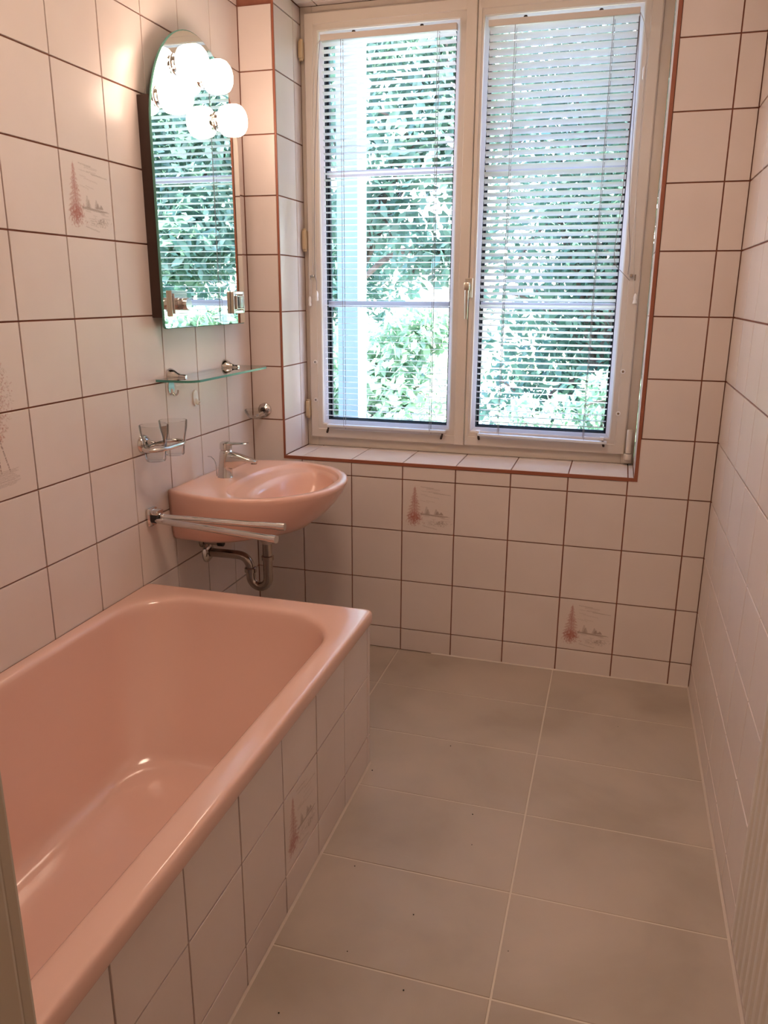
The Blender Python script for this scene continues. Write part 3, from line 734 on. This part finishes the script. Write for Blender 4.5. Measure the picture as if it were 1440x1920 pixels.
# ------------------------------------------------------------ tumblers and their holder
th = thing('tumbler_holder', 'double chrome ring holder for two glasses on the left wall', 'glass holder', (0, -.745, .922))
adopt(obj('rosette', MB().lathe([(.029, 0), (.0275, .006), (.022, .013), (.014, .018)], (0, -.745, .922), (1, 0, 0), 26).smooth(), 'chrome'), th)
G = [(.068, -.787), (.072, -.690)]
ZR = .921
path = []
for k in range(33):
    a = 2*PI*k/32; path.append((.069+.036*math.cos(a)*1.0, -.7385+(.088)*math.copysign(abs(math.sin(a))**.75, math.sin(a)), ZR))
adopt(obj('ring', MB().tube(path, .0062, 12, caps=False).smooth(), 'chrome'), th)
adopt(obj('arm', MB().tube(smooth_path([(.006, -.745, .926), (.02, -.743, .928), (.035, -.741, .922)]), [.012]*10 if False else .009, 12).smooth(), 'chrome'), th)
adopt(obj('divider', MB().tube([(.034, -.7385, ZR), (.104, -.7385, ZR)], .004, 10).smooth(), 'chrome'), th)
for (x, y), lab in zip(G, ('clear glass tumbler in the wall holder, the nearer one', 'clear glass tumbler in the wall holder, the one nearer the window')):
    prof = [(0, .006), (.024, .006), (.0265, .012), (.029, .03), (.0325, .055), (.0385, .082), (.0405, .104), (.0415, .105), (.0422, .104), (.0405, .083), (.0345, .056), (.0305, .03), (.0285, .004), (.026, 0), (0, 0)]
    o = obj('glass_tumbler', MB().lathe(prof, (0, 0, 0), n=32).smooth(), 'clear', None, (x, y, .884))
    tag(o, lab, 'tumbler')
# ------------------------------------------------------------ soap dish on the window wall
sdh = thing('soap_dish_holder', 'small chrome soap dish mount on the wall left of the window', 'holder', (.048, 0, .925))
adopt(obj('rosette', MB().lathe([(.027, 0), (.026, .006), (.018, .014), (.012, .018)], (.052, 0, .925), (0, -1, 0), 24).smooth(), 'chrome'), sdh)
adopt(obj('arm', MB().tube(smooth_path([(.052, -.010, .922), (.050, -.03, .914), (.047, -.055, .910)]), .007, 12).smooth(), 'chrome'), sdh)
prof = [(0, -.006), (.02, -.006), (.036, .002), (.047, .014), (.050, .021), (.053, .022), (.0535, .020), (.050, .010), (.038, -.006), (.02, -.012), (0, -.012)]
o = obj('soap_dish', MB().lathe(prof, (0, 0, 0), n=32).smooth(), 'clear', None, (.047, -.0595, .9125)); o.scale = (.85, .95, 1)
tag(o, 'clear glass soap dish in the corner between washbasin and window', 'soap dish')

# ------------------------------------------------------------ mirror cabinet
mc = thing('mirror_cabinet', 'arched mirror cabinet with dark brown sides and lit lamps above the washbasin', 'mirror cabinet', (0, -.39, 1.25))
adopt(obj('cabinet_body', MB().box((0, -.647, 1.284), (.0372, -.133, 1.882), .001), 'brown'), mc)
YC, RX, ZS, HZ = -.3898, .2672, 1.797, .303
arch = []
b_ = .012
for k in range(5):
    a = -PI+PI/2*k/4; arch.append((-.657+b_+b_*math.cos(a), 1.2517+b_+b_*math.sin(a)))
for k in range(5):
    a = -PI/2+PI/2*k/4; arch.append((-.1226-b_+b_*math.cos(a), 1.2517+b_+b_*math.sin(a)))
for k in range(41):
    a = PI*k/40; arch.append((YC+RX*math.cos(a), ZS+HZ*math.sin(a)))
MX = .0455
n = len(arch); cxy = (YC, 1.65)
def inset(pts, d):
    o = []; n_ = len(pts)
    for i, p_ in enumerate(pts):
        a = Vector(pts[i-1]); b = Vector(pts[(i+1) % n_]); t = (b-a).normalized(); o.append((p_[0]-t.y*d, p_[1]+t.x*d))
    return o
ins = inset(arch, .0025)
adopt(obj('mirror', MB().add([(MX-.0034*(y-YC), y, z) for y, z in ins], [tuple(range(n))]), 'mirror'), mc)
eg = MB().add([(MX-.0034*(y-YC), y, z) for y, z in ins]+[(MX-.002-.0034*(y-YC), y, z) for y, z in arch]+[(MX-.0065-.0034*(y-YC), y, z) for y, z in arch], [(i, (i+1) % n, n+(i+1) % n, n+i) for i in range(n)]+[(n+i, n+(i+1) % n, 2*n+(i+1) % n, 2*n+i) for i in range(n)]+[tuple(range(2*n, 3*n))])
tag(adopt(obj('mirror_edge', eg, 'medge'), mc), 'green glass edge')
# lamps on the mirror
lamp_me = MB().lathe([(0, .094), (.022, .0935), (.034, .0905), (.0425, .083), (.0470, .072), (.0480, .056), (.0470, .038), (.0435, .025), (.036, .018), (.022, .016)], (0, 0, 0), (1, 0, 0), 32).smooth().mesh('lamp_shade'); lamp_me.materials.append(M['lamp'])
sock_me = MB().lathe([(.030, 0), (.029, .004), (.018, .006), (.016, .012), (.024, .016), (.024, .02)], (0, 0, 0), (1, 0, 0), 24).smooth().mesh('lamp_socket'); sock_me.materials.append(M['chrome'])
for (y, z) in ((-.504, 1.988), (-.357, 1.986), (-.267, 1.882), (-.607, 1.882)):
    s_ = adopt(obj('lamp_socket', sock_me, None, None, (MX, y, z)), mc)
    l_ = obj('lamp_shade', lamp_me, None, s_)
# square fittings at the bottom of the glass
def frame_box(y0, y1, z0, z1, x0, x1, t):
    m_ = MB(); m_.box((x0, y0, z0), (x1, y0+t, z1), .002).box((x0, y1-t, z0), (x1, y1, z1), .002).box((x0, y0+t, z0), (x1, y1-t, z0+t), .002).box((x0, y0+t, z1-t), (x1, y1-t, z1), .002); return m_
k0 = adopt(obj('lamp_switch', MB().box((MX, -.625, 1.287), (MX+.010, -.535, 1.362), .002).box((MX+.010, -.617, 1.295), (MX+.014, -.543, 1.354), .002), 'chrome'), mc)
obj('switch_knob', MB().lathe([(0, .014), (.0175, .014), (.0185, .016), (.0185, .040), (.017, .042), (0, .042)], (MX, -.582, 1.3235), (1, 0, 0), 28).smooth(), 'chrome', k0)
k1 = adopt(obj('shaver_socket', frame_box(-.232, -.148, 1.287, 1.362, MX, MX+.012, .012), 'chrome'), mc)
obj('socket_frame', frame_box(-.218, -.162, 1.301, 1.348, MX+.002, MX+.018, .005), 'chrome', k1)
for o in mc.children:
    for c in o.children: c.matrix_parent_inverse = Matrix.Identity(4)

# ------------------------------------------------------------ radiator
rd = thing('radiator', 'ribbed cream panel radiator on the right wall at the picture edge', 'radiator', (1.62, -1.95, .27))
RY0, RY1, RZ0, RZ1, RXf = -2.40, -1.478, .262, .90, 1.606
prof = []; pitch = .034; y = RY1
m_ = MB(); pts = []
yy = RY1
while yy-pitch > RY0:
    pts += [(RXf+.009, yy), (RXf+.007, yy-.006), (RXf+.001, yy-.010), (RXf, yy-.014), (RXf, yy-.022), (RXf+.001, yy-.026), (RXf+.007, yy-.030)]; yy -= pitch
pts.append((RXf+.009, yy))
back = [(RXf+.045, yy), (RXf+.045, RY1)]
rg = []
for z, ix in ((RZ0, .006), (RZ0+.012, 0), (RZ1-.012, 0), (RZ1, .006)):
    rg.append([(x+ix*(1 if x < RXf+.02 else -1), y_, z) for x, y_ in pts+back])
V, F = loft(rg, True, True)
adopt(obj('panel', MB().add(V, F), 'radiator'), rd)
adopt(obj('top_grille', MB().box((RXf+.004, yy+.004, RZ1-.002), (RXf+.048, RY1-.004, RZ1+.008), .002), 'radiator'), rd)
for y in (RY1-.12, yy+.12):
    adopt(obj('wall_bracket', MB().box((RXf+.04, y-.015, .35), (W-.001, y+.015, .85), .002), 'radiator'), rd)

# ------------------------------------------------------------ crumbs on the floor
cr = MB()
for (px_, py_) in ((.735, -.815), (.813, -1.21), (.88, -1.46), (1.02, -1.52), (1.075, -1.05), (1.055, -.93), (.93, -.62), (1.43, -.35), (1.44, -1.70), (.80, -1.64), (1.21, -1.36), (.99, -1.32), (1.52, -1.62)):
    s_ = random.uniform(.0016, .0028); cr.box((px_, py_, .0002), (px_+s_, py_+s_*.8, s_*.8))
tag(obj('floor_crumbs', cr, 'crumb'), 'dark crumbs scattered on the stone floor', 'debris', kind='stuff')

# ------------------------------------------------------------ outside
structure('ground', MB().box((-12, .40, -.75), (16, 22, -.5)), 'soil')
tag(obj('garden_path', MB().box((-5.5, .9, -.50), (0.25, 14, -.49)), 'paving'), 'pale paved path outside behind the white post', kind='structure')
po_ = obj('porch_post', MB().box((-.008, 1.0, -.5), (.101, 1.13, 3.2), .004), 'post')
tag(po_, 'square white porch post outside the left casement', 'post')
def leaf_cloud(blobs, n, size, seed, droop=.5):
    """leaves as folded rhombs scattered through ellipsoids (cx,cy,cz,rx,ry,rz,weight)"""
    R2 = np.random.default_rng(seed); Wt = np.array([b[6] for b in blobs]); Wt = Wt/Wt.sum()
    idx = R2.choice(len(blobs), n, p=Wt); B = np.array([b[:6] for b in blobs])[idx]
    d = R2.normal(size=(n, 3)); d /= np.linalg.norm(d, axis=1)[:, None]
    rad = R2.random(n)**.45
    c = B[:, :3]+d*B[:, 3:6]*rad[:, None]
    a = R2.normal(size=(n, 3)); a[:, 2] -= droop; a /= np.linalg.norm(a, axis=1)[:, None]
    b = np.cross(a, R2.normal(size=(n, 3))); b /= np.linalg.norm(b, axis=1)[:, None]
    nn = np.cross(a, b); s = size*(.6+.8*R2.random(n))[:, None]
    V = np.empty((n, 6, 3))
    V[:, 0] = c-a*s*.5; V[:, 1] = c-a*s*.05+b*s*.24+nn*s*.06; V[:, 2] = c+a*s*.5; V[:, 3] = c-a*s*.05-b*s*.24+nn*s*.06
    V[:, 4] = c-a*s*.05; V[:, 5] = c+a*s*.25
    V = V.reshape(-1, 3); base = np.arange(n)[:, None]*6
    F = np.concatenate([base+np.array([[0, 1, 4]]), base+np.array([[1, 2, 4]]), base+np.array([[0, 4, 3]]), base+np.array([[4, 2, 3]])])
    keep = np.ones(len(V), bool)
    me = bpy.data.meshes.new('foliage'); me.vertices.add(len(V)); me.vertices.foreach_set('co', V.ravel())
    me.loops.add(len(F)*3); me.loops.foreach_set('vertex_index', F.ravel().astype(np.int32))
    me.polygons.add(len(F)); me.polygons.foreach_set('loop_start', np.arange(0, len(F)*3, 3, dtype=np.int32)); me.polygons.foreach_set('loop_total', np.full(len(F), 3, np.int32))
    me.update(calc_edges=True); me.validate(); return me
def plant(name, label, cat, base, trunk, blobs, n, size, m, seed, rt=.06, group=None):
    t = thing(name, label, cat, base, group)
    random.seed(seed)
    b = MB()
    top = Vector((base[0], base[1], trunk))
    b.tube(smooth_path([base, ((base[0]+.05), base[1], (base[2]+trunk)/2), top]), [rt]*2+[rt*.8]*3+[rt*.6]*20 if False else rt, 8)
    for bl_ in blobs:
        e = Vector(bl_[:3]); mid = (top+e)/2+Vector((0, 0, .1))
        b.tube(smooth_path([top-Vector((0, 0, .2)), mid, e]), rt*.4, 6)
        for _ in range(3):
            e2 = e+Vector((random.uniform(-1, 1)*bl_[3], random.uniform(-1, 1)*bl_[4], random.uniform(-1, 1)*bl_[5]))*.7
            b.tube(smooth_path([e, (e+e2)/2+Vector((0, 0, .08)), e2]), rt*.15, 5)
    adopt(obj('trunk', b, 'bark'), t)
    f = adopt(obj('foliage', leaf_cloud(blobs, n, size, seed), m), t); f['kind'] = 'stuff'
    return t
def row(x0, x1, nx, y, z0, z1, nz, r, wgt=1, jy=.4):
    o = []
    for i in range(nx):
        for k in range(nz):
            o.append((x0+(x1-x0)*(i+.5)/nx+random.uniform(-.2, .2), y+random.uniform(-jy, jy), z0+(z1-z0)*(k+.5)/nz, r, r*.8, r, wgt))
    return o
random.seed(21)
# dense hedge, in four bushes that stand side by side
for i, (xa, xb, zt, lab) in enumerate(((-9., -4.2, 2.0, 'low dark hedge bush outside, seen left of the white post'), (-4.2, -.6, 2.4, 'dark green hedge bush behind the left casement, right of the post'),
                                  (-.6, 2.8, 4.8, 'tall dark hedge bush behind the right casement'), (2.8, 8.5, 5.2, 'tall hedge bush far right outside, seen in the mirror'))):
    bb = row(xa+.85, xb-.85, max(2, int((xb-xa)/1.1)), 6.6, -.5, zt, max(2, int((zt+.5)/1.0)), .85)
    plant('hedge_bush', lab, 'bush', ((xa+xb)/2, 6.6, -.5), .6, bb, int((xb-xa)*(zt+.5)*900), .12, 'leaf', 30+i, .09)
# brighter leafy shrubs in front
plant('leafy_shrub', 'sunlit pale leafy shrub low outside the left casement', 'shrub', (-.7, 3.2, -.5), .3,
      [(-1.15, 3.3, .55, .5, .45, .36, 1), (-.55, 3.1, .85, .5, .45, .36, 1), (-.2, 3.1, .5, .42, .4, .4, 1), (-.8, 3.2, .1, .7, .45, .4, 1), (-.1, 3.15, 1.1, .3, .3, .2, .5)], 5000, .10, 'leaf2', 41)
plant('leafy_shrub', 'sunlit pale shrub low outside the right casement', 'shrub', (1.1, 3.2, -.5), .2,
      [(.85, 3.2, .3, .5, .4, .35, 1), (1.4, 3.3, .5, .4, .4, .4, 1), (1.1, 3.1, .1, .6, .4, .35, 1)], 3000, .09, 'leaf2', 42)
plant('leafy_shrub', 'sunlit drooping shrub outside on the right, seen in the mirror', 'shrub', (2.9, 3.6, -.5), .8,
      [(2.3, 3.4, 1.0, .5, .4, .22, 1), (2.8, 3.5, .95, .6, .4, .3, 1), (3.4, 3.7, .7, .6, .5, .5, 1), (2.0, 3.4, 1.15, .3, .3, .12, .5)], 6000, .11, 'leaf2', 43)
plant('garden_tree', 'loose-leaved tree outside with branches across the top of the left casement', 'tree', (-1.14, 4.6, -.5), 1.6,
      [(-1.2, 4.2, 2.9, .8, .6, .5, 1), (-.4, 4.0, 2.5, .8, .6, .45, 1.2), (-.2, 4.1, 3.3, .7, .6, .5, 1.2), (-.9, 4.3, 3.6, .8, .6, .5, 1), (.0, 4.2, 2.9, .6, .6, .6, 1), (-1.0, 4.2, 2.0, .7, .5, .25, .6), (-.2, 4.2, 1.7, .5, .4, .3, .6)], 5200, .12, 'leaf3', 44, .07)
plant('garden_tree', 'loose-leaved tree outside behind the upper right casement', 'tree', (3.6, 4.8, -.5), 1.9,
      [(1.5, 4.3, 3.0, .75, .6, .6, 1), (2.0, 4.2, 2.6, .8, .6, .6, 1), (2.7, 4.4, 3.2, .9, .7, .6, 1), (1.75, 4.4, 3.8, .85, .6, .5, 1), (3.4, 4.2, 2.4, .8, .6, .7, 1.2), (2.6, 4.0, 1.8, .6, .5, .4, .8)], 11000, .12, 'leaf3', 45, .08)
# distant taller trees behind the hedge
# groups of repeats
GROUPS = {'glass_tumbler': 'glass tumblers in the wall holder', 'angle_valve': 'angle valves under the washbasin', 'venetian_blind': 'venetian blinds on the casements',
          'hedge_bush': 'hedge bushes outside', 'leafy_shrub': 'leafy shrubs outside', 'garden_tree': 'garden trees outside'}
for o in S.objects:
    if o.parent is None and o.name.split('.')[0] in GROUPS: o['group'] = GROUPS[o.name.split('.')[0]]
